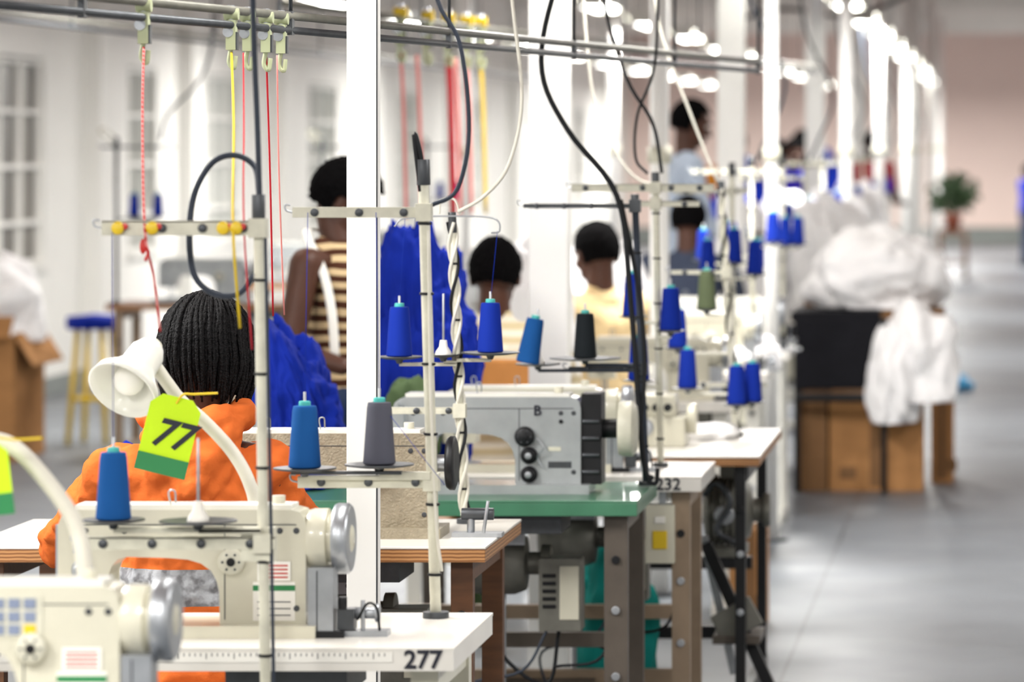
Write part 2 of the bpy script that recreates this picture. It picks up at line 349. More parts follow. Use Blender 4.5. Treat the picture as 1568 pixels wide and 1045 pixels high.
        b.bb(X(.447),X(.495),y+.01,y+t+.01,Z(.02),Z(.235),m_black)
        b.cyl((X(.495),y+t/2,Z(.15)),(X(.53),y+t/2,Z(.15)),.025,m_black)
        for k in range(4): b.cyl((X(.45),y+.008,Z(.05+k*.04)),(X(.49),y+.008,Z(.05+k*.04)),.006,m_dsteel,n=8)
        b.lathe((X(.53),y+t/2,Z(.15)),(1,0,0),[(.02,0),(.062*s,.004),(.066*s,.012),(.066*s,.04),(.055*s,.05),(.03,.05),(.0,.045)],m_stand,n=28)
    if labels:
        b.bb(X(.352),X(.428),y-.0016,y,Z(.028),Z(.098),m_paper)
        b.bb(X(.352),X(.428),y-.0024,y-.0016,Z(.082),Z(.092),m_tagg); b.bb(X(.36),X(.42),y-.0024,y-.0016,Z(.1),Z(.135),m_paper)
        for k in range(4): b.bb(X(.365),X(.415),y-.003,y-.0024,Z(.105+.007*k),Z(.108+.007*k),m_red)
        for k in range(3): b.bb(X(.36),X(.42),y-.0024,y-.0016,Z(.037+.012*k),Z(.039+.012*k),m_dsteel)
    if panel:
        mb=M('control_panel_blue','#7f8aa2',.4)
        b.bb(X(.2),X(.33),y-.002,y,Z(.15),Z(.215),m_stand)
        for i in range(5):
            for j in range(3): b.bb(X(.206+.024*i),X(.224+.024*i),y-.004,y-.002,Z(.155+.02*j),Z(.17+.02*j),m_yellow if (i,j)==(4,0) else mb)
    if letter:
        b.text(letter,(X(.335),y-.002,Z(.185)),.034*s,m_ink)
        for w in (.09,.045):
            b.lathe((X(.325),y,Z(w)),(0,-1,0),[(.020*s,0),(.020*s,.010),(.012*s,.016),(.012*s,.026),(.0,.026)],m_black); b.lathe((X(.325),y-.026,Z(w)),(0,-1,0),[(.009,0),(.008,.004),(0,.004)],m_steel)
        b.bb(X(.37),X(.425),y-.0015,y,Z(.06),Z(.075),m_dsteel); b.bb(X(.37),X(.4),y-.0015,y,Z(.1),Z(.11),m_stand)
        b.tube([(X(.345),y-.01,Z(.13)),(X(.36),y-.02,Z(.11)),(X(.345),y-.01,Z(.085)),(X(.36),y-.01,Z(.06))],.0022,m_steel,n=6)
        b.lathe((X(.4),y,Z(.17)),(0,-1,0),[(.006,0),(.005,.004),(0,.004)],m_black)
    b.cyl((X(.39),y+.05,Z(.236)),(X(.39),y+.05,Z(.25)),.012,m_cream)
    return b.finish(.004)
machine(-1.80,6.38,T,m_cream,1.0,panel=True)
machine(-1.742,7.68,T,m_cream,1.02)
machine(-1.79,9.62,T,m_hammer,1.05,wheel='black',labels=False)
machine(-1.60,10.9,T-.004,m_grey,1.1,wheel='motor',labels=False,letter='B',t=.11)
machine(-1.56,11.58,T,m_cream,1.0,labels=False)
b=B('overlock_machine')
b.bb(-1.12,-.96,12.5,12.68,T,T+.09,m_cream); b.bb(-1.10,-.99,12.52,12.66,T+.09,T+.155,m_cream); b.cyl((-.96,12.6,T+.08),(-.93,12.6,T+.08),.045,m_cream,n=24)
b.lathe((-1.08,12.5,T+.06),(0,-1,0),[(.028,0),(.028,.01),(.018,.014),(0,.014)],m_steel); b.cyl((-1.12,12.6,T+.03),(-1.15,12.6,T+.03),.03,m_steel)
for k in range(3): b.cyl((-1.08+.035*k,12.51,T+.12),(-1.08+.035*k,12.48,T+.12),.012,m_black)
b.finish(.006)
for y in (24.4,27.7,31.2): machine(-2.1,y,T,m_white,1,labels=False)
machine(-1.48,14.85,T,m_cream,.95,labels=False); machine(-1.5,16.75,T,m_cream,1,labels=False); machine(-1.5,18.45,T,m_white,1,labels=False)
for y in (22.8,26.2,30.2): machine(-4.62,y,T+.05,m_grey,1.05,labels=False,wheel='black')

# ---------------------------------------------------------------- thread stands
def cone(b,x,y,z,m,h=.118,tilt=None,r=.031):
    ax=V(tilt) if tilt else V((0,0,1)); ax.normalize(); o=V((x,y,z))
    b.lathe(o,ax,[(r*.9,0),(r,.003),(r*.97,.012),(r*.76,h-.01),(r*.7,h),(.012,h+.001)],m,n=28)
    b.lathe(o,ax,[(.012,h-.002),(.011,h+.009),(.006,h+.01),(.006,h+.003),(0,h+.003)],m_core,n=16)
def stand(xb,xt,y,z0,z1,bars=(),trays=(),pole=m_stand,r=.0095,cap=m_dsteel,ties=4,braid=None,name='thread_stand'):
    b=B(name); X=lambda z: xb+(xt-xb)*(z-z0)/(z1-z0)
    b.cyl((xb,y,z0),(xt,y,z1),r,pole,n=16); b.cyl((xb,y,z0),(xb,y,z0+.012),r*2.4,m_dsteel)
    b.cyl((X(z1-.045),y,z1-.045),(X(z1),y,z1+.004),r*1.25,cap)
    for i in range(ties):
        zz=z0+(z1-z0)*(i+.6)/(ties+.5); b.cyl((X(zz),y,zz),(X(zz)+.0001,y,zz+.005),r*1.3,m_black)
    for bz,xa,xc,bm,bt in bars:
        b.bb(min(xa,xc),max(xa,xc),y-.012,y-.009,bz-bt,bz+bt,bm); b.bb(min(xa,xc),max(xa,xc),y-.012,y+.006,bz+bt-.003,bz+bt,bm)
        b.box((X(bz),y-.004,bz),(.03,.03,.034),bm)
        n=max(2,int(abs(xc-xa)/.07))
        for i in range(n):
            xx=xa+(xc-xa)*(i+.5)/n
            b.lathe((xx,y-.012,bz),(0,-1,0),[(.008,0),(.008,.004),(.004,.006),(.0,.006)],m_dsteel,n=12)
        b.tube([(min(xa,xc),y-.01,bz),(min(xa,xc)-.012,y-.01,bz+.004),(min(xa,xc)-.014,y-.01,bz+.014),(min(xa,xc)-.004,y-.01,bz+.014)],.002,m_steel,n=6)
    for t in trays:
        tx,tz,tr,cm=t[:4]; ty=t[4] if len(t)>4 else y-.02
        b.lathe((tx,ty,tz),(0,0,1),[(.006,-.012),(.01,-.003),(tr*.6,-.001),(tr,.003),(tr,.006),(tr*.6,.003),(.0,.003)],m_dsteel,n=28)
        b.cyl((tx,ty,tz),(tx,ty,tz+.15),.0028,m_steel,n=8)
        b.bb(min(tx,X(tz)),max(tx,X(tz)),ty-.002,ty+.02,tz-.018,tz-.01,pole)
        if cm: cone(b,tx,ty,tz+.005,cm)
        else: b.lathe((tx,ty,tz+.004),(0,0,1),[(.02,0),(.018,.008),(.01,.02),(.008,.035),(0,.035)],m_paper,n=16)
    if braid:
        for ph in (0,2.1,4.2):
            pts=[(X(z0+(z1-z0)*i/40)+.011*math.cos(ph+i*.55),y+.011*math.sin(ph+i*.55),z0+.02+(z1-z0-.04)*i/40) for i in range(41)]
            b.tube(pts,.0042,braid if ph else m_cable,n=6,sub=1)
    return b
b=stand(-1.293,-1.316,7.36,.0,1.572,bars=[(1.517,-1.59,-1.305,m_stand,.013),(.962,-1.63,-1.285,m_stand,.011)],
  trays=[(-1.567,1.0,.055,m_blue2),(-1.418,.998,.068,None)],r=.0095,ties=9)
for xx in (-1.56,-1.50,-1.375,-1.352):
    b.lathe((xx,7.345,1.517),(0,-1,0),[(.012,0),(.011,.006),(.005,.008),(0,.008)],m_yellow,n=14); b.lathe((xx+.012,7.345,1.52),(0,-1,0),[(.006,0),(.005,.006),(0,.006)],m_red,n=10)
b.tube([(-1.303,7.37,.02),(-1.303,7.375,.6),(-1.31,7.375,1.1),(-1.318,7.375,1.56)],.006,m_gcable,sub=4)
b.tube([(-1.284,7.352,.02),(-1.286,7.35,.6),(-1.294,7.35,1.1),(-1.302,7.35,1.5)],.003,m_gcable,sub=4)
b.ell((-1.515,7.34,1.485),(.006,.005,.014),m_red); b.tube([(-1.515,7.34,1.49),(-1.505,7.335,1.475),(-1.51,7.335,1.46)],.003,m_red); b.bb(-1.345,-1.285,7.35,7.37,.93,.99,m_stand)
b.finish(.0015)
b=stand(-1.088,-1.113,7.98,T,1.632,bars=[(1.535,-1.36,-1.105,m_stand,.01),(1.02,-1.35,-1.08,m_stand,.011)],
  trays=[(-1.335,1.043,.06,m_blue2),(-1.193,1.05,.066,m_gthread)],r=.0105,ties=6)
b.bb(-1.36,-1.15,7.95,7.97,1.036,1.042,m_dsteel)
b.tube([(-1.113,7.98,1.58),(-1.116,7.975,1.64),(-1.128,7.975,1.685),(-1.124,7.975,1.64),(-1.116,7.975,1.575)],.005,m_cable)
b.tube([(-1.10,7.965,1.5),(-1.095,7.96,1.2),(-1.086,7.965,.95),(-1.075,7.97,.85)],.003,m_wcable); b.finish(.0015)
b=stand(-1.292,-1.322,9.98,T,1.50,bars=[(1.03,-1.52,-1.29,m_stand,.008)],trays=[(-1.445,1.155,.055,m_blue),(-1.228,1.165,.07,m_blue),(-1.34,1.16,.04,None)],r=.008,ties=5,braid=m_wcable)
b.tube([(-1.455,9.95,1.47),(-1.43,9.95,1.49),(-1.33,9.96,1.495),(-1.22,9.95,1.49),(-1.205,9.95,1.46),(-1.225,9.95,1.455)],.0022,m_steel,n=6)
b.tube([(-1.35,9.96,1.5),(-1.345,9.96,1.53),(-1.315,9.96,1.535),(-1.3,9.96,1.5)],.003,m_wcable,n=6)
b.finish(.001)
b=stand(-.955,-.985,11.1,T,1.53,bars=[(1.503,-1.28,-.99,m_dsteel,.006),(1.07,-1.16,-.96,m_dsteel,.006)],trays=[(-1.115,1.095,.095,m_dthread),(-1.24,1.08,.06,None)],pole=m_gcable,r=.009)
cone(b,-1.262,11.03,1.09,m_blue2,tilt=(.18,0,1)); b.finish(.001)
b=stand(-.97,-.985,11.75,T,1.585,bars=[(1.545,-1.22,-.82,m_stand,.011),(1.5,-1.03,-.86,m_stand,.008)],trays=[(-1.045,1.18,.04,m_blue),(-.94,1.14,.04,m_blue),(-1.03,1.0,.045,m_blue)],pole=m_stand,r=.009,ties=6); b.finish(.001)
b=stand(-.838,-.886,13.0,T,1.55,bars=[(1.27,-1.04,-.87,m_stand,.006),(.92,-.98,-.74,m_stand,.007)],trays=[(-.982,.91,.05,m_blue,12.9),(-.83,.86,.04,m_blue,12.9),(-.785,.865,.04,m_blue,12.95),(-1.02,1.03,.04,m_blue,13.0),(-.93,1.15,.035,m_olive,13)],pole=m_stand,r=.009,ties=6,braid=m_wcable); b.finish(.001)
b=stand(-.985,-.99,15.1,T,1.6,bars=[(1.5,-1.2,-.93,m_stand,.009)],trays=[(-.975,1.24,.05,m_blue,15.0),(-.90,1.2,.05,m_blue,15.0),(-1.07,1.2,.05,m_blue,15.0)],ties=3,r=.01); b.finish()
b=stand(-1.0,-1.0,18.75,T,1.62,bars=[(1.52,-1.2,-.9,m_stand,.009)],trays=[(-1.1,1.12,.05,m_blue,18.7),(-.93,1.22,.05,m_blue,18.7),(-.98,1.22,.05,m_blue,18.6)],ties=3,r=.01); b.finish()
for y,dx in ((16.8,.05),(22.3,0),(24.6,0),(27.9,0),(31.4,0),(36,0)):
    x=-1.07+dx
    b=stand(x,x-.01,y+.1 if y<36 else 35.3,T,1.62,bars=[(1.56,x-.25,x+.12,m_stand,.009)],trays=[(x-.09,1.23,.045,m_blue),(x+.08,1.27,.045,m_blue),(x-.2,1.2,.045,m_blue)],ties=3,r=.01); b.finish()
for x,y in ((-4.84,22.75),(-4.3,26.3),(-4.2,30.3)):
    b=stand(x,x,y,T+.05,1.71,bars=[(1.66,x-.08,x+.32,m_dsteel,.006)],trays=[(x+.1,1.28,.05,m_blue),(x+.23,1.28,.05,m_blue)],pole=m_dsteel,ties=3,r=.011)
    b.tube([(x-.02,y,1.68),(x-.09,y,1.74),(x-.06,y,1.76),(x,y,1.70)],.006,m_stand); b.finish()

# ---------------------------------------------------------------- overhead rails, hooks, cords, cables
def rail(name,p0,p1,gap=.03):
    b=B(name); p0=V(p0);p1=V(p1)
    b.cyl(p0,p1,.008,m_dsteel); b.cyl(p0+V((0,0,gap)),p1+V((0,0,gap)),.009,m_motor)
    n=6
    for i in range(n+1):
        p=p0.lerp(p1,i/n); b.box(p+V((0,0,gap/2)),(.012,.03,gap+.02),m_dsteel); b.cyl(p+V((0,0,gap)),(p.x,p.y,3.6),.004,m_dsteel,n=6)
    return b.finish()
rail('overhead_cable_rail',(-1.85,6.4,1.905),(-.80,13.5,1.905))
rail('overhead_cable_rail',(-2.38,13.7,2.1),(-1.11,24.5,2.1))
rail('overhead_cable_rail',(-3.9,14.5,2.15),(-3.4,30,2.15))
def hook(x,y,z,m=None,s=1.):
    b=B('rail_trolley_connector'); m=m or m_pgreen
    b.box((x,y,z-.0*s),(.016*s,.02*s,.05*s),m_pgreen); b.cyl((x,y,z+.02*s),(x,y,z+.05*s),.006*s,m_steel,n=10)
    b.tube([(x,y,z-.02*s),(x-.004*s,y,z-.045*s),(x+.004*s,y,z-.055*s),(x+.007*s,y,z-.035*s)],.004*s,m_pgreen,n=8)
    b.cyl((x-.012*s,y,z+.035*s),(x+.012*s,y,z+.035*s),.01*s,m,n=14)
    b.cyl((x-.004*s,y-.012*s,z+.005*s),(x-.004*s,y+.012*s,z+.005*s),.009*s,m_steel,n=12); b.box((x+.008*s,y,z-.01*s),(.006*s,.014*s,.03*s),m_dsteel); b.finish(.002)
for x,y in ((-1.629,7.9),(-1.556,8.4),(-1.541,8.5),(-1.525,8.62),(-1.511,8.72)): hook(x,y,1.905-.02,s=1.2)
for x,y in ((-2.2,15.2),(-2.16,15.6),(-2.12,15.9),(-2.09,16.2),(-2.06,16.4)): hook(x,y,2.08,m_yellow,2.0)
def cord(name,pts,r,m,**k):
    b=B(name); b.tube(pts,r,m,**k); return b.finish()
cord('hanging_cord',[(-1.629,7.9,1.85),(-1.58,7.65,1.72),(-1.512,7.34,1.517),(-1.50,7.36,1.43),(-1.497,7.4,1.333)],.0022,m_rw)
cord('hanging_cord',[(-1.556,8.4,1.85),(-1.45,7.85,1.7),(-1.357,7.34,1.517),(-1.352,7.38,1.34)],.0024,m_ycord)
cord('hanging_cord',[(-1.545,8.47,1.85),(-1.44,7.9,1.7),(-1.345,7.38,1.52),(-1.338,7.42,1.3)],.0016,m_rope)
cord('hanging_cord',[(-1.525,8.62,1.85),(-1.54,8.75,1.6),(-1.56,8.9,1.30)],.002,m_rope)
cord('hanging_cord',[(-1.515,8.69,1.85),(-1.53,8.8,1.6),(-1.545,8.95,1.30)],.0018,m_pink)
for i,(x,y,m) in enumerate(((-2.2,15.2,m_pink),(-2.17,15.4,m_pink),(-2.12,15.9,m_rope),(-2.10,15.95,m_pink),(-2.09,16.2,m_pink),(-2.06,16.4,m_ycord))):
    cord('hanging_cord',[(x,y,2.0),(x+.01,y,1.8),(x+.02,y,1.4)],.007 if i!=2 else .012,m,flat=.3)
cord('power_cable',[(-1.315,7.38,1.54),(-1.331,7.45,1.58),(-1.348,7.5,1.625),(-1.383,7.5,1.645),(-1.424,7.5,1.631),(-1.457,7.5,1.572),(-1.465,7.5,1.49),(-1.454,7.5,1.426),(-1.419,7.5,1.396),(-1.377,7.5,1.396),(-1.345,7.48,1.43)],.0055,m_gcable)
cord('power_cable',[(-1.34,7.42,2.3),(-1.333,7.4,1.92),(-1.325,7.4,1.7),(-1.318,7.385,1.56)],.005,m_gcable)
cord('power_cable',[(-1.12,8,2.1),(-1.0875,8,1.941),(-1.044,8,1.854),(-1.0275,8,1.691),(-1.05,8,1.579),(-1.10,7.99,1.5475)],.0042,m_gcable)
cord('power_cable',[(-1.2,9.95,2.3),(-1.169,9.9,2.008),(-1.146,9.9,1.776),(-1.176,9.9,1.621),(-1.238,9.93,1.544),(-1.305,9.96,1.505)],.0045,m_wcable)
cord('power_cable',[(-1.1,11.05,2.3),(-1.2,11.05,2.049),(-1.226,11.05,1.859),(-1.157,11.05,1.703),(-1.028,11.05,1.53),(-.993,11.05,1.271),(-.9585,11.05,.84),(-.933,11.05,.779)],.0075,m_cable)
cord('power_cable',[(-1.02,11.07,1.52),(-.975,11.06,1.3),(-.955,11.06,1.1),(-.965,11.05,.9),(-.95,11.05,.79),(-.925,11.05,.77),(-.92,11.05,.81)],.006,m_cable)
cord('power_cable',[(-1.15,11.8,2.3),(-1.135,11.8,2.075),(-1.07,11.8,1.854),(-.996,11.8,1.725),(-.969,11.78,1.586)],.005,m_cable)
cord('power_cable',[(-.98,11.8,2.2),(-.99,11.8,1.9),(-1.04,11.8,1.75),(-1.045,11.8,1.63),(-1.01,11.78,1.585)],.004,m_cable)
cord('power_cable',[(-1.27,12.5,2.2),(-1.25,12.5,1.943),(-1.22,12.5,1.767),(-1.113,12.5,1.572),(-.957,12.6,1.533),(-.885,12.98,1.52)],.004,m_wcable)
cord('power_cable',[(-1.1,13,2.3),(-1.077,13,2.036),(-.976,13,1.751),(-.894,13,1.545)],.0042,m_wcable)
cord('power_cable',[(-2.0,30,2.55),(-1.6,30,2.65),(-1.1,30,2.6),(-.7,30,2.75)],.015,m_cable)
cord('power_cable',[(-4.6,22.75,1.7),(-4.55,22.75,1.85),(-4.35,22.75,2.1),(-4.25,22.75,2.7)],.008,m_gcable)
for i in range(7):
    y=18+i*5; x=-1.0
    cord('power_cable',[(x-.15,y,2.7),(x-.1,y,2.3),(x+.05,y,1.95),(x-.03,y,1.7),(x-.08,y+.1,1.6)],.007,m_gcable)
b=B('sewing_threads')
for p in ([(-1.445,9.96,1.28),(-1.43,9.95,1.49)],[(-1.228,9.96,1.29),(-1.21,9.95,1.46)],[(-1.335,7.96,1.165),(-1.33,7.965,1.535)],[(-1.193,7.96,1.17),(-1.2,7.965,1.535)],[(-1.567,7.34,1.12),(-1.57,7.345,1.517)],[(-1.19,7.96,1.17),(-1.06,7.9,1.02)]):
    b.tube(p,.0006,m_blue,n=4,sub=0)
b.finish()

# ---------------------------------------------------------------- lamps + tags
b=B('gooseneck_lamp')
ax=V((-.30,-.72,-.62)).normalized(); o=V((-1.648,8.02,1.262))
prof=[(.0,-.02),(.026,-.018),(.034,.0),(.036,.04),(.048,.062),(.066,.085),(.070,.105),(.066,.106),(.062,.09),(.042,.068),(.03,.05),(.0,.048)]
b.lathe(o,ax,prof,m_white,n=36)
b.ell(o+ax*.075,(.03,.03,.03),m_paper)
b.lathe(o,-ax,[(.02,.015),(.018,.03),(0,.03)],m_stand)
b.tube([(-1.64,8.04,1.245),(-1.615,8.05,1.205),(-1.5875,8.05,1.17),(-1.5375,8.05,1.125),(-1.4875,8.05,1.069),(-1.456,8.05,1.01),(-1.445,8.05,.95),(-1.445,8.03,.80)],.0125,m_wcable,n=14)
b.cyl((-1.445,8.03,T),(-1.445,8.03,.82),.02,m_white)
b.finish()
b=B('gooseneck_lamp')
b.tube([(-1.66,6.72,1.19),(-1.60,6.72,1.18),(-1.54,6.72,1.12),(-1.495,6.72,1.05),(-1.475,6.70,.97),(-1.47,6.68,.9),(-1.47,6.7,T)],.0135,m_wcable,n=14)
b.lathe((-1.66,6.72,1.19),(-.8,-.3,-.5),[(0,-.02),(.03,-.01),(.036,.04),(.066,.09),(.07,.105),(.064,.1),(.03,.05),(0,.048)],m_white,n=30)
b.cyl((-1.47,6.7,T),(-1.47,6.7,T+.05),.02,m_white); b.finish()
def tag(x,y,z,txt,roll,w=.098,h=.15):
    b=B('number_tag'); R=Matrix.Rotation(roll,3,'Y'); c=V((x,y,z)); t=.0008
    pr=[(-w/2,-h/2),(w/2,-h/2),(w/2,h/2-.02),(w/2-.02,h/2),(-w/2+.02,h/2),(-w/2,h/2-.02)]
    vs=[c+R@V((a,-t,q)) for a,q in pr]+[c+R@V((a,t,q)) for a,q in pr]
    b.add(vs,[tuple(range(6)),tuple(range(11,5,-1))]+[(k,k+6,(k+1)%6+6,(k+1)%6) for k in range(6)],m_tag)
    b.box(c+R@V((0,-.002,-h/2+.017)),(w+.001,.002,.034),m_tagg,R)
    b.text(txt,c+R@V((-w*.34,-.0028,-.022)),.075,m_ink,roll=roll,shear=.3,ext=.0005)
    b.tube([c+R@V((0,-.003,h/2-.012)),c+R@V((.01,-.01,h/2+.008)),c+V((.05,-.01,h/2+.004)),c+V((.095,-.01,h/2+.006))],.0022,m_yellow,n=6)
    b.finish()
tag(-1.588,7.93,1.112,'77',.24)
tag(-1.628,6.66,1.13,'8',-.12,w=.085,h=.12)

# ---------------------------------------------------------------- cloth heaps and cartons
def heap(name,c,size,m,seed=0,lump=.3,fold=.10,sub=5,lean=0,soft=1.0):
    me=bpy.data.meshes.new(name); bm=bmesh.new(); bmesh.ops.create_icosphere(bm,subdivisions=sub,radius=1)
    sd=V((seed*3.7,seed*1.3,seed*7.1)); fine=.3 if soft>=1 else .15
    for v in bm.verts:
        p=v.co.copy(); w=noise.noise_vector(p*1.6+sd)*.6
        r=1+lump*noise.noise(p*1.5+sd)+lump*.5*noise.noise(p*3+w)
        q=V((p.x*2.2,p.y*2.2,p.z*1.0))*soft+sd+w*2
        a=1-abs(noise.noise(q))*2.2; a2=1-abs(noise.noise(q*2.1+w*3))*2.2; a3=1-abs(noise.noise(q*4.3+w*5))*2.2
        r+=fold*a*abs(a)+fold*.6*a2*abs(a2)+fold*fine*a3
        p=p*r
        if p.z<-.6: p.z=-.6
        v.co=p
    bmesh.ops.smooth_vert(bm,verts=bm.verts,factor=.5,use_axis_x=True,use_axis_y=True,use_axis_z=True)
    xs=[v.co.x for v in bm.verts]; ys=[v.co.y for v in bm.verts]; zs=[v.co.z for v in bm.verts]
    x0,x1,y0,y1,z0,z1=min(xs),max(xs),min(ys),max(ys),min(zs),max(zs)
    for v in bm.verts:
        z=(v.co.z-z0)/(z1-z0)
        v.co=V((((v.co.x-x0)/(x1-x0)-.5)*size[0]+lean*z*z,((v.co.y-y0)/(y1-y0)-.5)*size[1],z*size[2]))
    for f in bm.faces: f.smooth=True
    bm.to_mesh(me); bm.free(); me.materials.append(m)
    ob=bpy.data.objects.new(name,me); ob.location=c; scn.collection.objects.link(ob); return ob
def carton(x0,x1,y0,y1,z0,z1,m=m_card,openflap=False):
    b=B('cardboard_carton'); b.bb(x0,x1,y0,y1,z0,z1,m); b.bb((x0+x1)/2-.03,(x0+x1)/2+.03,y0-.002,y1+.002,z0+.02,z1+.002,m_card2)
    b.bb(x0+.05,x0+.13,y0-.003,y0,z0+.06,z0+.12,m_card2)
    if openflap:
        b.box((x1+.05,(y0+y1)/2,z1-.07),(.008,y1-y0,.2),m,RY(-.55)); b.box(((x0+x1)/2,y0-.05,z1+.05),(x1-x0,.008,.16),m,Matrix.Rotation(-.8,3,'X'))
    b.finish(.003)
heap('royal_blue_garments',(-1.865,11.1,T),(.25,.3,.46),m_royal,1,sub=6,lean=-.08,fold=.17)
heap('royal_blue_garments',(-1.66,11.78,T),(.38,.28,.72),m_royal,2,sub=6,fold=.2)
heap('olive_garments',(-1.66,11.56,T),(.2,.2,.27),m_ocloth,3)
heap('royal_blue_garments',(-2.1,9.95,T),(.2,.24,.2),m_royal,4)
heap('teal_cloth',(-1.12,12.02,0),(.26,.2,.6),m_teal,6)
heap('white_garments',(-1.05,16.9,T),(.3,.4,.16),m_wcloth,7)
heap('white_garments',(-.93,12.9,T),(.22,.3,.05),m_wcloth,8,sub=4)
heap('white_garments',(-1.70,15.0,T),(.36,.4,.6),m_wcloth,33,soft=.7)
heap('white_garments',(-1.93,16.9,T),(.42,.5,.5),m_wcloth,9,soft=.7)
heap('white_garments',(-1.82,18.6,T),(.5,.5,.55),m_wcloth,29,soft=.7)
heap('white_garments',(-1.25,24.5,T),(.66,.6,.66),m_wcloth,10,soft=.7)
heap('white_garments',(-1.35,22.35,T),(.5,.5,.64),m_wcloth,11,soft=.7)
heap('white_garments',(-.63,20.4,.875),(.74,.6,.42),m_wcloth,12,fold=.14,soft=.8)
heap('white_garments',(-.97,22.3,T),(.52,.5,.66),m_wcloth,13,fold=.14,soft=.8)
heap('white_garments',(-.41,20.1,.44),(.38,.5,.50),m_wcloth,14,fold=.14,soft=.8)
heap('white_garments',(-.54,20.02,.34),(.28,.4,.50),m_wcloth,15,fold=.14,soft=.8)
heap('white_garments',(-1.1,27.8,T),(.55,.6,.64),m_wcloth,16,soft=.7)
heap('white_garments',(-1.1,31.3,T),(.5,.6,.66),m_wcloth,19,soft=.7)
heap('white_garments',(-5.4,22.35,.62),(.55,.8,.48),m_wcloth,17,soft=.7)
heap('royal_blue_garments',(-1.75,27.8,T),(.5,.4,.85),m_royal,41)
heap('royal_blue_garments',(-1.6,24.5,T),(.3,.4,.72),m_royal,42)
heap('royal_blue_garments',(-1.55,35.3,T),(.6,.5,.9),m_royal,43)
heap('cyan_plastic_sheet',(-.34,28.5,0),(.26,.4,.13),m_cyan,18)
b=B('garment_bench')
b.bb(-1.03,-.60,20.0,20.7,.82,.87,m_bcloth); b.bb(-.60,-.3,20.05,20.7,.82,.87,m_card2)
for x,y in ((-1.0,20.05),(-.58,19.95),(-1.0,20.65),(-.33,20.65)): b.cyl((x,y,0),(x,y,.84),.016,m_black)
b.bb(-1.01,-.58,19.98,20.0,.5,.84,m_bcloth); b.bb(-1.01,-.58,19.97,20.0,.44,.48,m_black)
b.finish(.01)
carton(-1.0,-.86,20.1,20.6,0,.46,m_card2); carton(-.85,-.40,20.12,20.65,0,.47); carton(-.37,-.26,20.6,21.1,0,.66,m_card); carton(-1.0,-.83,20.75,21.2,.0,.98,m_card2)
carton(-5.75,-5.22,22.0,22.7,0,.66,m_card,True)
carton(-.95,-.83,14.35,14.65,.0,.34)
b=B('padded_stool')
b.lathe((-5.1,23.4,.64),(0,0,1),[(.0,0),(.15,0),(.16,.02),(.155,.07),(.0,.085)],m_royal,n=28)
for a in range(4):
    t=a*math.pi/2+.6; b.cyl((-5.1+.1*math.cos(t),23.4+.1*math.sin(t),.65),(-5.1+.16*math.cos(t),23.4+.16*math.sin(t),0),.016,m_yellow)
for a in range(4):
    t=a*math.pi/2+.6;u=t+math.pi/2; b.cyl((-5.1+.14*math.cos(t),23.4+.14*math.sin(t),.25),(-5.1+.14*math.cos(u),23.4+.14*math.sin(u),.25),.011,m_yellow)
b.finish()
def chair(x,y,f=1,back=True,h=.45,m=m_wood,legm=m_legd):
    b=B('work_chair'); b.bb(x-.2,x+.2,y-.18,y+.2,h-.03,h,m)
    for dx in(-.17,.17):
        b.cyl((x+dx,y+.17,0),(x+dx,y+.17,h-.02),.014,legm); b.cyl((x+dx,y-.16,0),(x+dx,y-.2,(h+.42) if back else h-.02),.014,legm)
        b.cyl((x+dx,y-.15,.2),(x+dx,y+.16,.2),.01,legm)
    if back: b.bb(x-.17,x+.17,y-.225,y-.2,h+.3,h+.53,m)
    b.finish(.01)
chair(-1.72,8.8,back=False); chair(-1.69,13.6,m=M('orange_plywood','#c07f3c',.5,0,.2,8)); chair(-1.53,15.9,back=False); chair(-1.52,19.65,back=False)
b=B('wooden_stool')
b.bb(-.85,-.48,52,52.35,.56,.62,m_wood2)
for x in(-.82,-.5):
    for y in (52.02,52.33): b.cyl((x,y,0),(x*.98-.013,y,.58),.03,m_wood2)
b.bb(-.81,-.51,52.0,52.04,.2,.24,m_wood2); b.finish()
b=B('potted_plant'); rnd=random.Random(5)
b.lathe((-.66,52.17,.62),(0,0,1),[(.08,0),(.11,.16),(.125,.17),(.12,.2),(.1,.19),(0,.17)],m_pot)
for i in range(110):
    a=rnd.uniform(0,6.28); el=rnd.uniform(.3,1.4); L_=rnd.uniform(.22,.6); d=V((math.cos(a)*math.cos(el)*.7,math.sin(a)*math.cos(el)*.7,math.sin(el)))
    p0=V((-.66,52.17,.8)); p1=p0+d*L_; p2=p1+V((d.x*.08,d.y*.08,-.06))
    b.tube([p0,(p0+p1)/2+V((0,0,.02)),p1,p2],lambda t:.004+.035*max(0,math.sin(math.pi*min(1,max(0,(t-.35)/.65)))),m_leaf,n=6,sub=3,flat=.15)
b.finish()
b=B('clutch_motor')
b.lathe((-.91,12.6,.565),(1,0,0),[(.05,0),(.10,.01)]+sum([[(.112,.02+.018*i),(.098,.028+.018*i)] for i in range(6)],[])+[(.08,.14),(.035,.15),(.035,.18),(.05,.18),(.05,.2),(0,.2)],m_motor,n=28)
b.bb(-.86,-.80,12.56,12.64,.66,.73,m_motor); b.bb(-.9,-.78,12.5,12.7,.43,.46,m_motor); b.cyl((-.84,12.5,.56),(-.84,12.46,.56),.03,m_steel)
b.tube([(-.9,12.46,.62),(-.86,12.44,.66),(-.82,12.44,.6),(-.86,12.44,.52),(-.8,12.44,.48)],.010,m_dsteel); b.finish(.003)
b=B('treadle_frame')
b.box((-.785,12.35,.26),(.035,.03,.5),m_black,RY(-.42)); b.box((-.85,12.4,.30),(.025,.02,.42),m_steel,RY(-.22)); b.bb(-.86,-.72,12.25,12.5,.2,.225,m_legd)
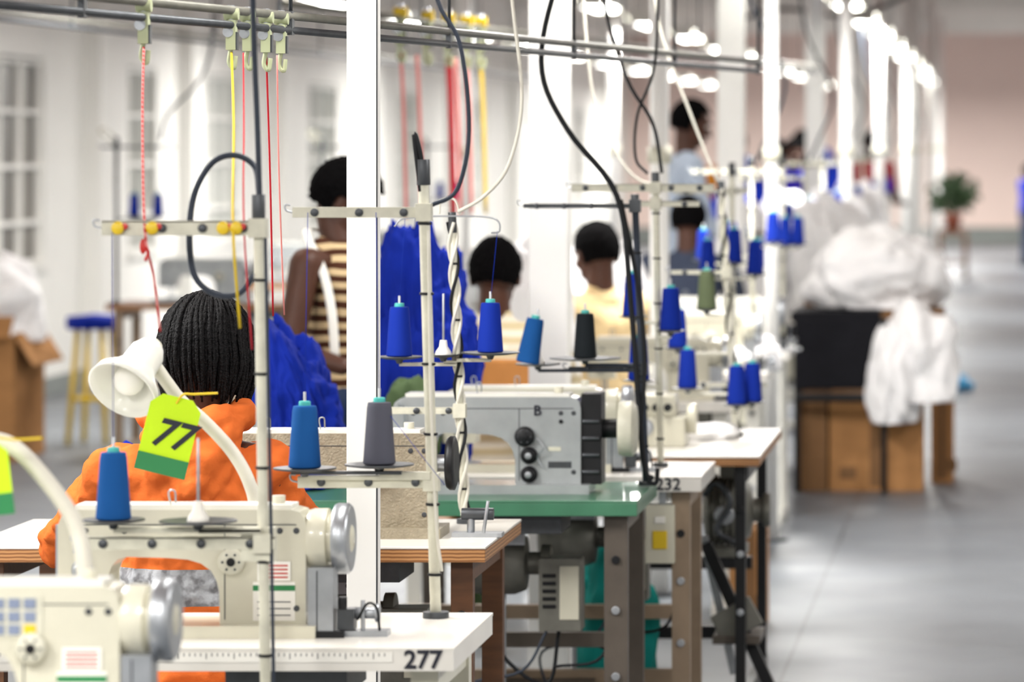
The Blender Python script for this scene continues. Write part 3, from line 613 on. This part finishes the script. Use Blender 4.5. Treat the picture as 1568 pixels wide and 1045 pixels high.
b.box((-.79,12.27,.27),(.13,.02,.09),m_motor,RY(-.5)); b.bb(-.92,-.6,12.2,12.25,0,.03,m_black); b.bb(-.72,-.66,12.2,12.7,0,.03,m_black); b.finish(.003)
b=B('switch_box'); b.bb(-.985,-.905,11.42,11.48,.52,.68,m_cream); b.bb(-.965,-.925,11.415,11.42,.56,.61,m_yellow); b.bb(-.96,-.93,11.415,11.42,.63,.65,m_paper); b.bb(-.95,-.93,11.44,11.46,.68,.722,m_steel); b.finish(.004)
b=B('switch_box'); b.bb(-1.35,-1.27,7.56,7.62,.57,.69,m_cream); b.bb(-1.34,-1.31,7.555,7.56,.64,.67,m_red); b.bb(-1.3,-1.28,7.555,7.56,.64,.67,m_tagg); b.bb(-1.32,-1.3,7.58,7.6,.69,.72,m_steel); b.finish(.004)

# ---------------------------------------------------------------- people
def caps(bm,p0,p1,r0,r1,flat=1,side=(1,0,0),n=16):
    p0=V(p0);p1=V(p1);L=(p1-p0).length
    if L<1e-4: p1=p0+V((0,0,1e-3)); L=1e-3
    a,u,v=basis(p1-p0,side); rings=[]
    for i in range(5): t=math.pi/2*(1-i/4); rings.append((r0*math.cos(t),-r0*math.sin(t)*(flat if flat<1 else 1)))
    for i in range(5): t=math.pi/2*i/4; rings.append((r1*math.cos(t),L+r1*math.sin(t)*(flat if flat<1 else 1)))
    vs=[]
    for r,h in rings:
        r=max(r,1e-4)
        vs.append([bm.verts.new(p0+a*h+u*r*math.cos(2*math.pi*k/n)+v*r*flat*math.sin(2*math.pi*k/n)) for k in range(n)])
    for j in range(len(vs)-1):
        for k in range(n): bm.faces.new((vs[j][k],vs[j][(k+1)%n],vs[j+1][(k+1)%n],vs[j+1][k]))
    bm.faces.new(vs[0][::-1]); bm.faces.new(vs[-1])
def ellip(bm,c,r,R):
    q=bmesh.ops.create_uvsphere(bm,u_segments=20,v_segments=12,radius=1)
    for v in q['verts']: v.co=V(c)+R@V((v.co.x*r[0],v.co.y*r[1],v.co.z*r[2]))
def blob(name,bm,mat,voxel,parent,smooth=6,disp=0):
    me=bpy.data.meshes.new(name); bmesh.ops.recalc_face_normals(bm,faces=bm.faces); bm.to_mesh(me); bm.free(); me.materials.append(mat)
    ob=bpy.data.objects.new(name,me); scn.collection.objects.link(ob); ob.parent=parent
    ob.matrix_parent_inverse=Matrix.Translation(-parent.location)
    r=ob.modifiers.new('r','REMESH'); r.mode='VOXEL'; r.voxel_size=voxel; r.use_smooth_shade=True
    s=ob.modifiers.new('s','SMOOTH'); s.factor=.5; s.iterations=smooth
    if disp:
        tx=bpy.data.textures.new('folds','CLOUDS'); tx.noise_scale=.07; tx.noise_depth=2
        d=ob.modifiers.new('d','DISPLACE'); d.texture=tx; d.strength=disp; d.mid_level=.5; d.texture_coords='LOCAL'
    return ob
def hand(bm,w,d,n=V((0,0,1)),mir=1):
    d=d.normalized(); n=(n-d*n.dot(d)).normalized(); s=d.cross(n)*mir
    caps(bm,w,w+d*.075,.028,.036,.42,side=s)
    for o,l in ((-.03,.055),(-.0105,.07),(.0105,.076),(.03,.068)):
        a=w+d*.085+s*o; b1=a+d*l*.5-n*.006; c=b1+d*l*.35-n*l*.35
        caps(bm,w+d*.05+s*o*.8,a,.009,.0088,n=8); caps(bm,a,b1,.0088,.0082,n=8); caps(bm,b1,c,.0082,.0068,n=8)
    a=w+d*.02+s*.025; b1=a+d*.03+s*.028-n*.006; c=b1+d*.032+s*.006-n*.008
    caps(bm,a,b1,.012,.0105,n=8); caps(bm,b1,c,.0105,.008,n=8)
def person(name,x,y,face,zh,pose='sit',shirt=None,pants=None,sleeve='long',hair='short',over=None,look=None,vox=.008,shirtdisp=.012,wide=1.,skin=None):
    skin=skin or m_skin
    e=bpy.data.objects.new(name,None); e.location=(x,y,0); scn.collection.objects.link(e); e.empty_display_size=.1
    f=V((math.sin(face),math.cos(face),0)); r=V((f.y,-f.x,0)); o=V((x,y,0))
    if pose=='sit': base=dict(hip=(0,-.02,.55),waist=(0,-.01,.72),chest=(0,.02,.93),neck=(0,.03,1.09),head=(0,.06,1.21),sh=(.175,.02,1.01),el=(.24,.14,.80),wr=(.15,.40,.83),hj=(.09,0,.53),kn=(.13,.42,.55),an=(.13,.44,.09))
    else: base=dict(hip=(0,0,.93),waist=(0,0,1.08),chest=(0,.01,1.28),neck=(0,.02,1.43),head=(0,.05,1.55),sh=(.17,.0,1.37),el=(.22,.05,1.10),wr=(.17,.28,1.08),hj=(.085,0,.9),kn=(.09,.03,.5),an=(.09,-.01,.09))
    k=zh/base['head'][2] if pose!='sit' else 1; dz=zh-base['head'][2] if pose=='sit' else 0
    P={}
    def W(l,sg=1): 
        z=l[2]*k+(dz if (pose=='sit' and l[2]>.7) else 0); return o+r*l[0]*sg*wide+f*l[1]+V((0,0,z))
    for j in ('hip','waist','chest','neck','head'): P[j]=W(base[j])
    for j in ('sh','el','wr','hj','kn','an'): P[j+'L']=W(base[j],-1); P[j+'R']=W(base[j],1)
    if over:
        for j,v in over.items(): P[j]=V(v)
    lk=V(look).normalized() if look else (f*.95+V((0,0,-.25))).normalized()
    bm=bmesh.new()
    caps(bm,P['hip'],P['waist'],.155,.135,.66,r); caps(bm,P['waist'],P['chest'],.135,.16,.66,r); caps(bm,P['chest'],P['neck']-V((0,0,.06)),.155,.10,.62,r)
    if sleeve!='none': caps(bm,P['shL'],P['shR'],.056,.056,1,f); caps(bm,P['neck']-V((0,0,.05)),P['neck']-V((0,0,.015)),.085,.062,.85,r)
    for s in 'LR':
        if sleeve!='none': caps(bm,P['chest'].lerp(P['sh'+s],.4),P['sh'+s],.09,.062,1)
        else: caps(bm,P['chest'].lerp(P['sh'+s],.3),P['neck'].lerp(P['sh'+s],.55)+V((0,0,-.0)),.07,.045,1)
        if sleeve!='none':
            if sleeve=='long':
                caps(bm,P['sh'+s],P['el'+s],.062,.052); caps(bm,P['el'+s],P['wr'+s],.052,.038)
            else: caps(bm,P['sh'+s],P['sh'+s].lerp(P['el'+s],.6),.062,.056)
    if name=='seamstress_in_orange':
        up1=V((0,0,.018))
        for t in range(8):
            a=math.pi*(t/8)-math.pi; b2=math.pi*((t+1)/8)-math.pi
            p=lambda q:P['neck']+r*(.094*math.cos(q))+f*(.085*math.sin(q)-.01)+V((0,0,-.03+.02*abs(math.cos(q))))+up1
            caps(bm,p(a),p(b2),.034,.034)
        caps(bm,P['neck']-f*.09-r*.05-V((0,0,.04)),P['neck']-f*.10+r*.05-V((0,0,.07)),.05,.05,.6,r)
        for sg in (-1,1):
            caps(bm,P['neck']-f*.08+r*sg*.08-V((0,0,.03)),P['neck']-f*.125-V((0,0,.15)),.035,.03)
            caps(bm,P['neck']-f*.09+r*sg*.10-V((0,0,.07)),P['neck']-f*.12-V((0,0,.21)),.018,.014)
            for q in range(4): caps(bm,P['sh'+('L' if sg<0 else 'R')].lerp(P['el'+('L' if sg<0 else 'R')],.2+.2*q)-f*.045+r*.03,P['sh'+('L' if sg<0 else 'R')].lerp(P['el'+('L' if sg<0 else 'R')],.3+.2*q)-f*.045-r*.03,.016,.013)
        caps(bm,P['hip'],P['hip']+V((0,0,.08)),.175,.165,.68,r)
        caps(bm,P['waist']-V((0,0,.02)),P['waist']+V((0,0,.1)),.165,.165,.68,r)
    blob('shirt',bm,shirt,vox,e,disp=shirtdisp,smooth=6 if name!='seamstress_in_orange' else 4)
    bm=bmesh.new(); caps(bm,P['hip']-V((0,0,.03)),P['hip']+V((0,0,.05)),.145,.14,.68,r)
    for s in 'LR':
        caps(bm,P['hj'+s],P['kn'+s],.088,.062); caps(bm,P['kn'+s],P['an'+s],.062,.045)
    blob('trousers',bm,pants,vox,e)
    bm=bmesh.new()
    for s in 'LR':
        a=P['an'+s]; z=V((a.x,a.y,.035)); caps(bm,z-f*.03,z+f*.13,.036,.034,1)
    blob('shoes',bm,m_black,.01,e,smooth=2)
    bm=bmesh.new()
    up=(V((0,0,1))-lk*lk.z).normalized(); sd=lk.cross(up).normalized()
    R=Matrix((sd,lk,up)).transposed(); H=P['head']
    hp=lambda a,b2,c:H+R@V((a,b2,c))
    caps(bm,P['neck']-V((0,0,.05)),hp(0,-.02,-.05),.056,.05)
    ellip(bm,hp(0,-.01,.02),(.073,.092,.092),R); ellip(bm,hp(0,.022,-.045),(.056,.062,.064),R); ellip(bm,hp(0,.05,-.085),(.026,.026,.022),R)
    caps(bm,hp(0,.083,.015),hp(0,.104,-.025),.008,.013,n=10); caps(bm,hp(-.014,.094,-.027),hp(.014,.094,-.027),.009,.009,n=8)
    caps(bm,hp(-.035,.077,.03),hp(.035,.077,.03),.012,.012,n=8); caps(bm,hp(-.02,.082,-.055),hp(.02,.082,-.055),.009,.009,n=8); caps(bm,hp(-.018,.081,-.066),hp(.018,.081,-.066),.009,.009,n=8)
    for s in(-1,1): ellip(bm,hp(s*.075,-.005,-.005),(.01,.02,.032),R); ellip(bm,hp(s*.036,.055,-.02),(.025,.025,.022),R)
    for s,mr in (('L',-1),('R',1)):
        caps(bm,P['sh'+s],P['el'+s],.05,.04); caps(bm,P['el'+s],P['wr'+s],.041,.026)
        caps(bm,P['chest'].lerp(P['neck'],.5),P['sh'+s],.05,.05)
        dd=(P['wr'+s]-P['el'+s]).normalized(); dd=(dd+f*.5).normalized(); hand(bm,P['wr'+s]+dd*.01,dd,mir=-mr)
    blob('body_skin',bm,skin,.0055,e,smooth=3)
    b=B('face_details')
    for s in(-1,1):
        b.ell(hp(s*.03,.074,.008),(.013,.012,.009),m_eye,R); b.ell(hp(s*.03,.0845,.008),(.005,.003,.005),m_iris,R); b.tube([hp(s*.018,.09,.028),hp(s*.032,.09,.033),hp(s*.046,.08,.027)],.003,m_hair,n=6)
    b.tube([hp(-.02,.088,-.061),hp(0,.093,-.06),hp(.02,.088,-.061)],.003,m_lip,n=6)
    ob=b.finish(); ob.parent=e; ob.matrix_parent_inverse=Matrix.Translation(-e.location)
    bm=bmesh.new(); bmesh.ops.create_icosphere(bm,subdivisions=5,radius=1)
    kill=[v for v in bm.verts if (v.co.y>.35 and v.co.z<.42) or v.co.z<-.62 or (v.co.y>-.05 and v.co.z<-.1)]
    bmesh.ops.delete(bm,geom=kill,context='VERTS')
    big={'short':1.03,'afro':1.1,'braids':1.0}[hair]
    for v in bm.verts:
        nz=noise.noise(v.co*5)*.04+noise.noise(v.co*14)*.05+noise.noise(v.co*30)*.05
        if hair=='braids': nz*=.3
        q=v.co*(1+nz); v.co=hp(q.x*.084*big,-.012+q.y*.103*big,.025+q.z*.104*big)
    for ff in bm.faces: ff.smooth=True
    me=bpy.data.meshes.new('hair'); bm.to_mesh(me); bm.free(); me.materials.append(m_hair)
    ho=bpy.data.objects.new('hair',me); scn.collection.objects.link(ho); ho.parent=e; ho.matrix_parent_inverse=Matrix.Translation(-e.location)
    if hair=='braids':
        b=B('braids'); rnd=random.Random(3)
        for i in range(200):
            az=math.pi*(1.0+ .82*(i/199*2-1)*1.0)+rnd.uniform(-.03,.03)
            dx=math.sin(az); dy=math.cos(az); sx=rnd.uniform(.0,.35); lay=rnd.uniform(0,.014); pts=[]
            for t in (0.12+sx*.3,.5,.85,1.2,1.55):
                rr=math.sin(min(t,math.pi/2)); pts.append(hp(dx*(.086+lay)*rr+rnd.uniform(-.003,.003),-.012+dy*(.105+lay)*rr,.03+(.105+lay)*math.cos(t)))
            ln=rnd.uniform(.09,.14); base=pts[-1]
            inw=-.014
            pts.append(base+V((dx*-inw*.4,0,-ln*.5))); pts.append(base+R@V((dx*inw+rnd.uniform(-.006,.006),-dy*.02,0))+V((0,0,-ln)))
            b.tube(pts,lambda t:.0048*(1-.5*max(0,t-.7)/.3)*(1+.18*math.sin(t*95)),m_braid,n=6,sub=7)
        ob=b.finish(); ob.parent=e; ob.matrix_parent_inverse=Matrix.Translation(-e.location)
    return e,P
nt=m_orange.node_tree;N=nt.nodes;L=nt.links;bs=N['Principled BSDF']
tc=N.new('ShaderNodeTexCoord');sp=N.new('ShaderNodeSeparateXYZ');L.new(tc.outputs['Object'],sp.inputs[0])
def mth(op,a,bv):
    n=N.new('ShaderNodeMath');n.operation=op
    if hasattr(a,'links'): L.new(a,n.inputs[0])
    else: n.inputs[0].default_value=a
    if hasattr(bv,'links'): L.new(bv,n.inputs[1])
    else: n.inputs[1].default_value=bv
    return n.outputs[0]
g=mth('MULTIPLY',mth('GREATER_THAN',sp.outputs['Z'],.695),mth('LESS_THAN',sp.outputs['Z'],.772))
g=mth('MULTIPLY',g,mth('LESS_THAN',sp.outputs['Y'],8.93)); g=mth('MULTIPLY',g,mth('MULTIPLY',mth('GREATER_THAN',sp.outputs['X'],-1.88),mth('LESS_THAN',sp.outputs['X'],-1.58)))
ns=N.new('ShaderNodeTexNoise');ns.inputs['Scale'].default_value=45;rp=N.new('ShaderNodeValToRGB')
rp.color_ramp.elements[0].position=.40;rp.color_ramp.elements[1].position=.6;rp.color_ramp.elements[0].color=(.16,.16,.17,1);rp.color_ramp.elements[1].color=(.34,.35,.37,1)
L.new(tc.outputs['Object'],ns.inputs['Vector']);L.new(ns.outputs['Fac'],rp.inputs[0])
mx=N.new('ShaderNodeMix');mx.data_type='RGBA';old=bs.inputs['Base Color'].links[0].from_socket
L.new(g,mx.inputs[0]);L.new(old,mx.inputs[6]);L.new(rp.outputs[0],mx.inputs[7]);L.new(mx.outputs[2],bs.inputs['Base Color'])
person('seamstress_in_orange',-1.72,8.88,0,1.20,'sit',m_orange,m_dark,'long','braids',vox=.0065,shirtdisp=.035,wide=1.05,
  over=dict(head=(-1.708,8.93,1.20),elL=(-2.04,9.04,.80),wrL=(-1.95,9.42,.815),elR=(-1.525,9.08,.81),wrR=(-1.62,9.43,.815),shL=(-1.895,8.9,.965),shR=(-1.575,8.9,.975)))
e,P=person('standing_seamstress',-2.055,12.8,1.35,1.50,'stand',m_stripe,m_jeans,'none','afro',look=(.85,.05,-.5),vox=.008,
  over=dict(head=(-2.025,12.82,1.49),shR=(-2.12,12.66,1.305),elR=(-2.16,12.60,1.05),wrR=(-1.99,12.54,1.0),elL=(-1.99,13.03,1.08),wrL=(-1.84,12.95,1.02)))
b=B('measuring_tape')
b.tube([(-2.06,12.94,1.22),(-2.08,12.90,1.37),(-2.13,12.80,1.41),(-2.12,12.69,1.385),(-2.065,12.645,1.28),(-2.035,12.62,1.16),(-2.025,12.62,1.02)],.014,m_paper,n=8,flat=.15,hint=(1,.2,0)); b.finish()
person('seated_seamstress',-1.67,13.62,0,1.235,'sit',m_stripe2,m_ocloth,'long','short')
person('seated_seamstress',-1.53,15.95,-.7,1.245,'sit',m_cshirt,m_slate,'short','short')
person('seated_seamstress',-1.5,19.7,0,1.30,'sit',m_slate,m_dark,'short','short')
person('standing_worker',-1.62,20.9,1.2,1.77,'stand',m_lblue,m_dark,'long','short')
person('standing_worker',-1.62,29,.2,1.6,'stand',m_purple,m_dark,'short','short',vox=.012)
person('standing_worker',-2.0,30.5,.5,1.66,'stand',m_oshirt,m_dark,'short','short',vox=.012)
person('standing_worker',-1.75,36.2,-.4,1.68,'stand',m_rshirt,m_dark,'short','short',vox=.012)
person('standing_worker',-1.2,37,.4,1.68,'stand',m_rshirt,m_jeans,'short','short',vox=.012)
person('standing_worker',-1.7,33,2.5,1.6,'stand',m_royal,m_jeans,'long','short',vox=.012)
person('standing_worker',-1.6,43,.5,1.6,'stand',m_royal,m_jeans,'long','short',vox=.012)
person('standing_worker',.29,58,1.2,1.3,'stand',m_royal,m_jeans,'long','short',vox=.012)

# ---------------------------------------------------------------- world, camera
w=bpy.data.worlds.new('World'); scn.world=w; w.use_nodes=True
w.node_tree.nodes['Background'].inputs[0].default_value=(1,.985,.95,1); w.node_tree.nodes['Background'].inputs[1].default_value=.95
cd=bpy.data.cameras.new('camera'); cam=bpy.data.objects.new('camera',cd); scn.collection.objects.link(cam)
cam.location=(0,0,1.66); cam.rotation_euler=(math.pi/2,0,0)
cd.sensor_width=36; cd.lens=6400/1568*36; cd.shift_x=-756/1568; cd.shift_y=-297.5/1568
cd.clip_end=200; cd.dof.use_dof=True; cd.dof.focus_distance=8.9; cd.dof.aperture_fstop=4.2
scn.camera=cam
scn.view_settings.view_transform='Standard'; scn.view_settings.exposure=0.15
